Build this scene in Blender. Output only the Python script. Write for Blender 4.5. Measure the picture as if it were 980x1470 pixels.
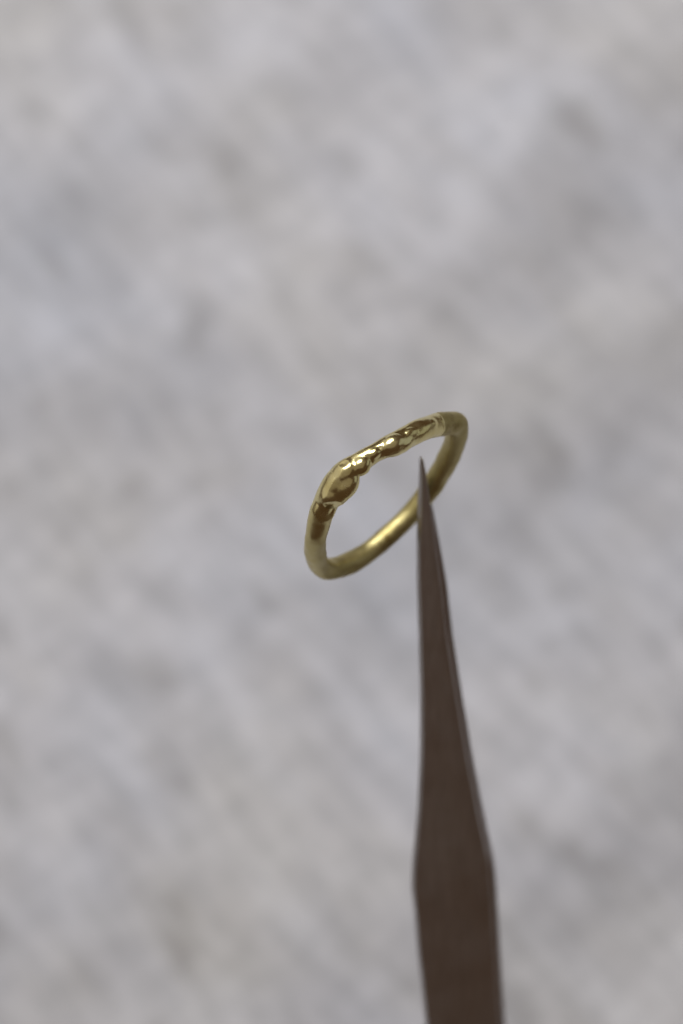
import bpy, math, random
import numpy as np
from mathutils import Vector, Matrix, noise

for o in list(bpy.data.objects):
    bpy.data.objects.remove(o)
scene = bpy.context.scene
C = scene.collection
MM = 0.001
R = math.radians

# ------------------------------------------------------------------ camera
cam_d = bpy.data.cameras.new('camera')
cam = bpy.data.objects.new('camera', cam_d)
C.objects.link(cam)
cam.location = (0.0, -0.162708, 0.348928)
cam.rotation_euler = (R(25), 0, 0)
cam_d.sensor_fit = 'VERTICAL'
cam_d.sensor_height = 36
cam_d.sensor_width = 24
cam_d.lens = 97.96
cam_d.clip_start = 0.01
cam_d.clip_end = 20
cam_d.dof.use_dof = True
cam_d.dof.focus_distance = 0.2418
cam_d.dof.aperture_fstop = 15.0
cam_d.dof.aperture_blades = 0
scene.camera = cam

# ------------------------------------------------------------------ the dim room, the window light and added fill lamps
world = bpy.data.worlds.new('World')
scene.world = world
world.use_nodes = True
bg = world.node_tree.nodes['Background']
bg.inputs['Color'].default_value = (1.0, 0.61, 0.41, 1)
bg.inputs['Strength'].default_value = 0.074


def area(name, loc, target, sx, sy, power, col):
    d = bpy.data.lights.new(name, 'AREA')
    d.shape = 'RECTANGLE'
    d.size, d.size_y = sx, sy
    d.energy = power
    d.color = col
    o = bpy.data.objects.new(name, d)
    C.objects.link(o)
    o.location = loc
    v = Vector(target) - Vector(loc)
    o.rotation_euler = v.to_track_quat('-Z', 'Y').to_euler()
    return o


area('window_light', (-0.15, 0.25, 0.66), (0, -0.02, 0.05), 0.36, 0.26, 4.5, (0.935, 0.95, 1.0))
area('far_fill_light', (-1.20, 0.48, 0.80), (0, -0.05, 0.1), 2.8, 1.5, 5.8, (1.0, 0.975, 0.94))  # added broad fill from the upper left, lifts the gold's upper-left sides
area('side_fill_light', (1.35, 0.25, 0.45), (0, -0.05, 0.1), 1.2, 0.8, 1.0, (0.80, 0.91, 1.0))  # added weak bluish fill, brightens right-facing edges of tweezers and ring
area('overhead_fill_light', (-0.2, -0.55, 1.70), (-0.2, -0.5, 0.1), 3.0, 2.4, 3.8, (1.0, 0.95, 0.88))  # added soft overhead fill, lifts the midtones on camera-facing gold

scene.view_settings.view_transform = 'Standard'
scene.view_settings.look = 'None'
scene.view_settings.exposure = 0
scene.view_settings.gamma = 1
scene.view_settings.use_curve_mapping = False
scene.cycles.use_denoising = True
scene.cycles.max_bounces = 8


# ------------------------------------------------------------------ helpers
def mesh_obj(name, verts, faces, mat, parent=None, smooth=True):
    me = bpy.data.meshes.new(name)
    me.from_pydata(verts, [], faces)
    if smooth:
        me.polygons.foreach_set('use_smooth', [True] * len(me.polygons))
    me.update()
    o = bpy.data.objects.new(name, me)
    C.objects.link(o)
    me.materials.append(mat)
    if parent:
        o.parent = parent
    return o


def new_mat(name):
    m = bpy.data.materials.new(name)
    m.use_nodes = True
    nt = m.node_tree
    b = nt.nodes['Principled BSDF']
    return m, nt, b


def node(nt, kind, **kw):
    n = nt.nodes.new(kind)
    for k, v in kw.items():
        n.inputs[k].default_value = v
    return n


def ramp(nt, src, stops):
    r = nt.nodes.new('ShaderNodeValToRGB')
    el = r.color_ramp.elements
    while len(el) < len(stops):
        el.new(0.5)
    for e, (p, c) in zip(el, stops):
        e.position = p
        e.color = c if len(c) == 4 else (*c, 1)
    nt.links.new(src, r.inputs[0])
    return r


def tex(nt, scale, detail=3, rough=0.55, mapping=None, dist=0.0):
    tc = nt.nodes.new('ShaderNodeTexCoord')
    mr = nt.nodes.new('ShaderNodeMapping')      # turn first, then stretch
    mp = nt.nodes.new('ShaderNodeMapping')
    if mapping:
        mr.inputs['Rotation'].default_value = mapping[0]
        mp.inputs['Scale'].default_value = mapping[1]
    nz = node(nt, 'ShaderNodeTexNoise', Scale=scale, Detail=detail, Roughness=rough, Distortion=dist)
    nt.links.new(tc.outputs['Object'], mr.inputs['Vector'])
    nt.links.new(mr.outputs['Vector'], mp.inputs['Vector'])
    nt.links.new(mp.outputs['Vector'], nz.inputs['Vector'])
    return nz


def bump(nt, b, src, strength, dist):
    bp = node(nt, 'ShaderNodeBump', Strength=strength, Distance=dist)
    nt.links.new(src, bp.inputs['Height'])
    nt.links.new(bp.outputs['Normal'], b.inputs['Normal'])
    return bp


# ------------------------------------------------------------------ materials
m, nt, b = new_mat('gold')
M_GOLD = m
b.inputs['Metallic'].default_value = 1
at = nt.nodes.new('ShaderNodeAttribute')
at.attribute_name = 'polish'


def mixc(fac, a, c, blend='MIX'):
    x = nt.nodes.new('ShaderNodeMix')
    x.data_type = 'RGBA'
    x.blend_type = blend
    if isinstance(fac, float):
        x.inputs['Factor'].default_value = fac
    else:
        nt.links.new(fac, x.inputs['Factor'])
    nt.links.new(a, x.inputs[6])
    nt.links.new(c, x.inputs[7])
    return x.outputs[2]


n1 = tex(nt, 420, 4, 0.6)
sat = ramp(nt, n1.outputs['Fac'], [(0.3, (0.41, 0.345, 0.14)), (0.7, (0.51, 0.44, 0.205))])
pol = ramp(nt, n1.outputs['Fac'], [(0.3, (0.70, 0.60, 0.25)), (0.7, (0.80, 0.72, 0.39))])
# tarnish left in patches on the unpolished wire
n4 = tex(nt, 260, 6, 0.72)
tar = ramp(nt, n4.outputs['Fac'], [(0.32, (0.58, 0.50, 0.38)), (0.45, (1, 1, 1))])
nt.links.new(mixc(at.outputs['Fac'], mixc(1.0, sat.outputs['Color'], tar.outputs['Color'], 'MULTIPLY'), pol.outputs['Color']),
             b.inputs['Base Color'])
n2 = tex(nt, 900, 5, 0.7)
ra = ramp(nt, n2.outputs['Fac'], [(0.3, (0.40,) * 3), (0.7, (0.55,) * 3)])
rb = ramp(nt, n2.outputs['Fac'], [(0.3, (0.18,) * 3), (0.7, (0.29,) * 3)])
nt.links.new(mixc(at.outputs['Fac'], ra.outputs['Color'], rb.outputs['Color']), b.inputs['Roughness'])
n3 = tex(nt, 2600, 4, 0.65)
bump(nt, b, n3.outputs['Fac'], 0.16, 0.00008)

m, nt, b = new_mat('brushed_steel')
M_STEEL = m
b.inputs['Metallic'].default_value = 1
n1 = tex(nt, 600, 4, 0.6, ((0, 0, 0), (6, 0.35, 6)))
cr = ramp(nt, n1.outputs['Fac'], [(0.3, (0.50, 0.49, 0.48)), (0.7, (0.60, 0.59, 0.58))])
nt.links.new(cr.outputs['Color'], b.inputs['Base Color'])
n2 = tex(nt, 300, 4, 0.6)
rr = ramp(nt, n2.outputs['Fac'], [(0.3, (0.29,) * 3), (0.7, (0.37,) * 3)])
nt.links.new(rr.outputs['Color'], b.inputs['Roughness'])
bump(nt, b, n1.outputs['Fac'], 0.05, 0.00006)

m, nt, b = new_mat('pale_rough_surface')
M_SURF = m
rot = (0, 0, R(52))
n1 = tex(nt, 75, 5, 0.62, (rot, (0.40, 1.6, 1)), 0.3)
cr = ramp(nt, n1.outputs['Fac'], [(0.28, (0.475, 0.469, 0.464)), (0.5, (0.52, 0.517, 0.52)), (0.75, (0.56, 0.562, 0.571))])
n2 = tex(nt, 22, 3, 0.5)
hue = ramp(nt, n2.outputs['Fac'], [(0.32, (0.985, 0.965, 0.925)), (0.5, (0.97, 0.962, 0.972)), (0.68, (0.935, 0.95, 0.995))])
mx = nt.nodes.new('ShaderNodeMix')
mx.data_type = 'RGBA'
mx.blend_type = 'MULTIPLY'
mx.inputs['Factor'].default_value = 1
nt.links.new(cr.outputs['Color'], mx.inputs[6])
nt.links.new(hue.outputs['Color'], mx.inputs[7])
# scattered small dark pits
n3 = tex(nt, 75, 2, 0.5, (rot, (0.75, 1.1, 1)))
pit = ramp(nt, n3.outputs['Fac'], [(0.28, (0.76, 0.75, 0.73)), (0.42, (1, 1, 1))])
mx2 = nt.nodes.new('ShaderNodeMix')
mx2.data_type = 'RGBA'
mx2.blend_type = 'MULTIPLY'
mx2.inputs['Factor'].default_value = 1
nt.links.new(mx.outputs[2], mx2.inputs[6])
nt.links.new(pit.outputs['Color'], mx2.inputs[7])
# fine grain running along and across the streaks
n5 = tex(nt, 300, 3, 0.5, (rot, (0.32, 1.25, 1)), 0.2)
n6 = tex(nt, 270, 3, 0.5, (rot, (1.2, 0.40, 1)), 0.2)
col = mx2.outputs[2]
n7 = tex(nt, 26, 3, 0.5, (rot, (1.3, 0.42, 1)), 0.3)      # broad pale bands across
for nn_, lo in ((n5, 0.85), (n6, 0.90), (n7, 0.87)):
    g = ramp(nt, nn_.outputs['Fac'], [(0.36, (lo, lo, lo)), (0.60, (1, 1, 1))])
    x = nt.nodes.new('ShaderNodeMix')
    x.data_type = 'RGBA'
    x.blend_type = 'MULTIPLY'
    x.inputs['Factor'].default_value = 1
    nt.links.new(col, x.inputs[6])
    nt.links.new(g.outputs['Color'], x.inputs[7])
    col = x.outputs[2]
nt.links.new(col, b.inputs['Base Color'])
b.inputs['Roughness'].default_value = 0.9

# ------------------------------------------------------------------ the pale rough surface far below
NX, NY = 700, 517
SX0, SX1, SY0, SY1 = -0.42, 0.42, -0.17, 0.45
rng = np.random.default_rng(11)


def gnoise(lx, ly, ang, seed):
    """smooth random relief with correlation lengths lx, ly (cells), turned by ang"""
    w = np.random.default_rng(seed).standard_normal((NY, NX))
    fx, fy = np.meshgrid(np.fft.fftfreq(NX), np.fft.fftfreq(NY))
    c, s = math.cos(ang), math.sin(ang)
    a_, b_ = c * fx + s * fy, -s * fx + c * fy
    k = np.exp(-2 * math.pi ** 2 * ((a_ * lx) ** 2 + (b_ * ly) ** 2))
    g = np.fft.ifft2(np.fft.fft2(w) * k).real
    return g / g.std()


ST = R(-52)
h = (0.55 * gnoise(7.5, 1.6, ST, 1) + 0.35 * gnoise(3.2, 1.1, ST, 2)
     + 1.1 * gnoise(4.5, 16, ST, 3) + 0.10 * gnoise(0.8, 0.8, 0, 4))
pits = gnoise(3.0, 1.8, ST, 5)
h -= 0.6 * np.clip(pits - 1.7, 0, 1.2)
h *= 0.00042
xs = np.linspace(SX0, SX1, NX)
ys = np.linspace(SY0, SY1, NY)
gx, gy = np.meshgrid(xs, ys)
v = np.stack([gx.ravel(), gy.ravel(), h.ravel()], 1)
ii = np.arange(NX * NY).reshape(NY, NX)
fc = np.stack([ii[:-1, :-1].ravel(), ii[:-1, 1:].ravel(), ii[1:, 1:].ravel(), ii[1:, :-1].ravel()], 1)
v, fc = v.tolist(), fc.tolist()
rim = list(ii[0, :]) + list(ii[1:, -1]) + list(ii[-1, -2::-1]) + list(ii[-2:0:-1, 0])
low = len(v)
for k in rim:
    v.append((v[k][0], v[k][1], -0.012))
for k in range(len(rim)):
    k2 = (k + 1) % len(rim)
    fc.append((int(rim[k]), low + k, low + k2, int(rim[k2])))
surf = mesh_obj('stone_surface', v, fc, M_SURF)
surf.location.z = 0.024
surf['kind'] = 'structure'
surf['label'] = 'pale grey rough mottled surface lying blurred behind the ring'
surf['category'] = 'surface'

# ------------------------------------------------------------------ the gold ring
# centre line of the bent wire in the ring's own plane (mm), with the wire's radius
WIRE = [(9.5, 0.43, 0.02, 1.15), (8.1, 2.74, 0.03, 1.02), (6.62, 5.2, 0.21, 1.03), (5.04, 6.7, 0.35, 1.0),
        (3.54, 7.7, 0.23, 0.94), (2.34, 8.24, 0.06, 0.83), (0.89, 8.65, -0.18, 0.90), (-0.74, 8.74, -0.33, 1.06),
        (-2.34, 8.41, -0.25, 1.12), (-4.04, 7.66, -0.11, 1.12), (-5.48, 6.49, 0.15, 1.03), (-6.73, 4.77, 0.42, 0.99),
        (-7.72, 2.04, 0.3, 0.95), (-8.35, -1.34, -0.06, 0.96), (-8.18, -3.25, 0.17, 1.01), (-7.05, -5.21, 0.21, 1.05),
        (-5.46, -6.85, 0.27, 1.02), (-3.57, -7.87, 0.08, 0.92), (-1.17, -8.51, -0.03, 0.95), (1.02, -8.53, -0.03, 0.95),
        (3.11, -7.94, -0.15, 0.95), (4.81, -7.01, -0.17, 0.98), (6.56, -5.43, -0.11, 1.01), (8.02, -3.4, 0.1, 1.01),
        (8.99, -1.23, 0.19, 1.04)]
W = np.array(WIRE)
# one light smoothing pass takes the hand-plotted kinks out of the line
W = 0.5 * W + 0.25 * (np.roll(W, 1, 0) + np.roll(W, -1, 0)) + 0.25 * (W - 0.5 * (np.roll(W, 1, 0) + np.roll(W, -1, 0))) * 0.8
NW = len(W)


def line(u):
    i = int(math.floor(u))
    f = u - i
    p = [W[(i + k) % NW] for k in (-1, 0, 1, 2)]
    return 0.5 * (2 * p[1] + (p[2] - p[0]) * f + (2 * p[0] - 5 * p[1] + 4 * p[2] - p[3]) * f * f
                  + (3 * p[1] - p[0] - 3 * p[2] + p[3]) * f ** 3)


def frame(u):
    q = line(u)
    t = (line(u + 0.03) - line(u - 0.03))[:3]
    t = t / np.linalg.norm(t)
    bz = np.array([0, 0, 1.0])
    bz = bz - t * (bz @ t)
    bz /= np.linalg.norm(bz)
    nn = np.cross(t, bz)
    return q[:3], q[3], nn, bz


US = np.linspace(-1, NW + 1, 1400)
pts = np.array([line(x)[:3] for x in US])
SS = np.concatenate([[0], np.cumsum(np.linalg.norm(np.diff(pts, axis=0), axis=1))])


def s_of(u):
    return float(np.interp(u, US, SS))


def nz3(p, sc, off=0.0):
    return noise.noise(Vector((p[0] * sc + off, p[1] * sc - off, p[2] * sc + 2 * off)))


def smax(a, b, k):
    hh = max(k - abs(a - b), 0) / k
    return max(a, b) + hh * hh * k * 0.25


# melted lumps on the crest: place along the wire, angle round it, offset from its axis, radius, half length (mm), blend
LUMPS = [(2.20, 24, 0.14, 0.95, 2.3, .2), (3.70, 78, 0.36, 0.88, 1.75, .16), (3.95, 38, 0.42, 0.86, 1.25, .08),
         (6.30, 58, 0.50, 0.82, 1.05, .12), (7.15, 14, 0.40, 0.98, 1.4, .2),
         (7.65, 84, 0.74, 1.00, 1.6, .22), (7.8, -58, 0.26, 1.06, 2.8, .3), (8.4, 95, 0.50, 0.92, 1.2, .35),
         (8.35, 28, 0.34, 1.03, 1.5, .25), (9.4, 15, 0.15, 1.0, 1.4, .2),
         (7.85, 6, 0.56, 0.76, 0.95, .25), (8.5, 34, 0.66, 0.74, 0.8, .22), (2.95, 14, 0.66, 0.46, 0.8, .18), (1.75, 18, 0.64, 0.44, 0.6, .15),
         (5.3, 30, 0.45, 0.52, 0.7, .12)]
# dents: place, angle, radius (mm), depth (mm)
DENTS = [(9.0, 70, 1.15, 0.46), (5.05, 75, 0.80, 0.10), (6.85, -20, 0.40, 0.10), (4.95, 15, 0.30, 0.06)]


def crest_radius(u, th, base, p):
    s = s_of(u)
    r = base * 0.99
    for (uk, tk, c, rk, ls, kb) in LUMPS:
        x = (s - s_of(uk)) / ls
        if abs(x) >= 1:
            continue
        rr = rk * math.sqrt(1 - x * x)
        d = th - R(tk)
        q = rr * rr - (c * math.sin(d)) ** 2
        if q > 0:
            r = smax(r, c * math.cos(d) + math.sqrt(q), kb)
    for (uk, tk, rad, dep) in DENTS:
        d = (th - R(tk) + math.pi) % (2 * math.pi) - math.pi
        e = math.hypot(s - s_of(uk), d * base) / rad
        if e < 1:
            r -= dep * (1 - e * e) ** 1.4
        if e < 1.5 and dep > 0.3:
            r += 0.012 * math.exp(-((e - 1.15) / 0.25) ** 2)
    r += 0.040 * nz3(p, 0.9, 3.1) + 0.010 * nz3(p, 2.1, 7.7) + 0.003 * nz3(p, 5.0, 1.3)
    return r


def band_radius(u, th, base, p):
    r = base * (1 + 0.10 * nz3(p, 0.42, 5.5) + 0.06 * nz3(p, 0.95, 2.2))
    # slightly flattened inside, as filed wire is
    r *= 1 - 0.05 * max(0, math.cos(th - math.pi)) ** 4
    return r + 0.008 * nz3(p, 5.5, 4.0)


CREST0, CREST1 = 1.06, 11.3


def sweep(name, u0, u1, nu, nt_, radf, closed, polish, parent):
    verts, faces, pol_v = [], [], []
    for i in range(nu):
        u = u0 + (u1 - u0) * i / (nu if closed else nu - 1)
        q, base, nn, bz = frame(u)
        for j in range(nt_):
            th = 2 * math.pi * j / nt_
            d = nn * math.cos(th) + bz * math.sin(th)
            r = radf(u, th, base, q + d * base)
            verts.append(tuple((q + d * r) * MM))
            pol_v.append(polish(u, th))
    last = nu if closed else nu - 1
    for i in range(last):
        a, b2 = i * nt_, ((i + 1) % nu) * nt_
        for j in range(nt_):
            k = (j + 1) % nt_
            faces.append((a + j, a + k, b2 + k, b2 + j))
    o = mesh_obj(name, verts, faces, M_GOLD, parent)
    o.data.attributes.new('polish', 'FLOAT', 'POINT').data.foreach_set('value', pol_v)
    return o


ring = bpy.data.objects.new('ring', None)
ring.empty_display_size = 0.005
C.objects.link(ring)
ax_a, ax_m, ax_n = (0.71934, 0.62957, 0.29358), (-0.26022, -0.14762, 0.9542), (0.64408, -0.76279, 0.05764)
mw = Matrix((ax_a, ax_m, ax_n)).transposed().to_4x4()
mw.translation = Vector((3.5498, -55.7974, 123.0811)) * MM
ring.matrix_world = mw
ring['label'] = 'small gold ring with a lumpy melted crest held by the tweezers'
ring['category'] = 'ring'


def band_part(u, th, base, p):
    r = band_radius(u, th, base, p)
    # under the crest the wire is drawn thinner
    w = min(1, max(0, (u - CREST0 - 0.22) / 0.2)) * min(1, max(0, (10.9 - u) / 0.5))
    return r * (1 - 0.22 * w)


def crest_part(u, th, base, p):
    r = crest_radius(u, th, base, p)
    b2 = band_radius(u, th, base, p)
    # ragged flow edge towards the upper end, long feathered edge at the lower one
    e0 = CREST0 + 0.08 + 0.07 * math.sin(th + 0.6) + 0.05 * nz3(p, 1.6, 9)
    x = (u - e0) / 0.12
    if x < 1:
        x = max(x, 0.0)
        r = b2 * 0.96 + (max(r, b2 * 1.03) - b2 * 0.96) * math.sqrt(1 - (1 - x) ** 2)
    e1 = 11.1 + 0.10 * math.cos(th - 1.0)
    y = (e1 - u) / 1.7
    if y < 1:
        y = max(y, 0.0)
        y = y * y * (3 - 2 * y)
        r = b2 * 0.985 + (r - b2 * 0.985) * y
    return r




def polish(u, th):
    if u < 1.0 or u > 14.5:
        return 0.0
    return float(np.interp(u, [1.0, 8.8, 10.8, 13.0, 14.5], [1.0, 1.0, 0.4, 0.35, 0.0]))


sweep('band', 0, NW, 520, 72, band_part, True, lambda u, th: polish(u, th) if u > 9 else 0.0, ring)
sweep('melted_crest', CREST0, CREST1, 420, 112, crest_part, False, polish, ring)

# ------------------------------------------------------------------ the tweezers
# (distance below the grip, left edge, right edge) in mm
FRONT = [(-4.32, -0.31, -0.08), (-3.45, -0.36, 0.15), (-2.1, -0.38, 0.38), (-0.42, -0.43, 0.59), (0.46, -0.45, 0.7),
         (3.93, -0.52, 1.15), (8.13, -0.48, 1.75), (13.35, -0.27, 2.36), (19.78, -0.05, 3.4), (25.52, -0.02, 4.37),
         (31.27, -0.2, 5.49), (33.85, -0.38, 6.03), (36.81, -0.62, 6.65), (39.5, -0.73, 6.9), (42.05, -0.44, 7.08), (45.92, -0.14, 7.35), (48.13, 0.09, 7.53), (54.3, 0.76, 7.98),
         (64, 1.6, 8.8), (78, 2.7, 9.65), (95, 3.9, 10.4), (100, 4.3, 10.5), (104, 5.1, 10.3), (106, 6.0, 9.6)]
REAR = [(-1.61, 0.07, 0.33), (-0.83, -0.05, 0.46), (0.59, -0.1, 0.77), (1.51, -0.09, 1.01), (5.18, -0.11, 1.71),
        (9.61, -0.05, 2.5), (15.16, 0.18, 3.15), (22.03, 0.43, 4.24), (28.19, 0.48, 5.27), (34.4, 0.32, 6.45),
        (37.19, 0.14, 7.02), (40.41, -0.09, 7.68), (43.34, -0.2, 7.96), (46.12, 0.11, 8.16), (50.35, 0.44, 8.47),
        (52.78, 0.68, 8.67), (59.57, 1.4, 9.2), (68, 2.1, 9.6), (80, 3.0, 10.1), (95, 4.0, 10.5), (100, 4.35, 10.55),
        (104, 5.15, 10.35), (106, 6.05, 9.65)]


def arm_height(l, sgn):
    """outer face of an arm: straight spread from the tips, then closing towards the welded end"""
    z0 = 1.55 if sgn > 0 else -1.62
    lin = z0 + sgn * 0.05 * l
    if l <= 58:
        return lin
    x = min(1, (l - 58) / 50)
    top = z0 + sgn * 0.05 * 58 + sgn * 0.05 * (l - 58) * (1 - x)
    y = x * x * (3 - 2 * x)
    return top * (1 - y) + sgn * 1.0 * y


def arm(name, rows, sgn, parent):
    rows = np.array(rows)
    ls = np.unique(np.concatenate([np.linspace(rows[0, 0], rows[-1, 0], 150), np.linspace(rows[0, 0], rows[0, 0] + 2.5, 14)]))
    # gently rounded interpolation of the two edges
    def edge(k):
        f = np.interp(ls, rows[:, 0], rows[:, k])
        dense = np.interp(np.linspace(ls[0], ls[-1], 1200), rows[:, 0], rows[:, k])
        ker = np.hanning(19)
        ker /= ker.sum()
        pad = np.concatenate([np.linspace(2 * dense[0] - dense[9], dense[0], 9, endpoint=False), dense,
                              np.full(9, dense[-1])])
        sm = np.convolve(pad, ker, 'valid')
        return np.interp(ls, np.linspace(ls[0], ls[-1], len(sm)), sm)
    le, re = edge(1), edge(2)
    NS = 32
    verts, faces = [], []
    for l, a, b2 in zip(ls, le, re):
        half = max((b2 - a) / 2, 0.06)
        cx = (a + b2) / 2
        t = min(0.80 + 0.02 * max(l, 0), 1.3) * min(1, 0.45 + max(0, l - rows[0, 0]) / 5)
        z1 = arm_height(l, sgn)
        cz = z1 - sgn * t / 2
        # bevels at the four long edges: right and left towards the viewer, then the two away from it
        bev = [0.06, 0.36, 0.2, 0.2] if sgn > 0 else [0.16, 0.25, 0.2, 0.2]
        for j in range(NS):
            q = j // (NS // 4)
            f = (j % (NS // 4)) / (NS // 4 - 1)
            rad = min(bev[q], half * 0.8, t * 0.6)
            sx = 1 if q in (0, 3) else -1
            sz = 1 if q in (0, 1) else -1
            g = f if q in (0, 2) else 1 - f
            x = cx + sx * (half - rad * g)
            z = cz + sz * (t / 2 - rad * (1 - g))
            verts.append((x * MM, -l * MM, z * MM))
    n = len(ls)
    for i in range(n - 1):
        for j in range(NS):
            k = (j + 1) % NS
            faces.append((i * NS + j, (i + 1) * NS + j, (i + 1) * NS + k, i * NS + k))
    faces.append(tuple(range(NS)))
    faces.append(tuple(reversed(range((n - 1) * NS, n * NS))))
    o = mesh_obj(name, verts, faces, M_STEEL, parent)
    return o


tw = bpy.data.objects.new('tweezers', None)
tw.empty_display_size = 0.01
C.objects.link(tw)
tw.location = Vector((7.453, -52.756, 116.632)) * MM
tw.rotation_euler = (R(47.5), 0, 0)
tw['label'] = 'dark pointed steel tweezers gripping the ring from below'
tw['category'] = 'tweezers'
arm('arm', FRONT, 1, tw)
arm('arm', REAR, -1, tw)
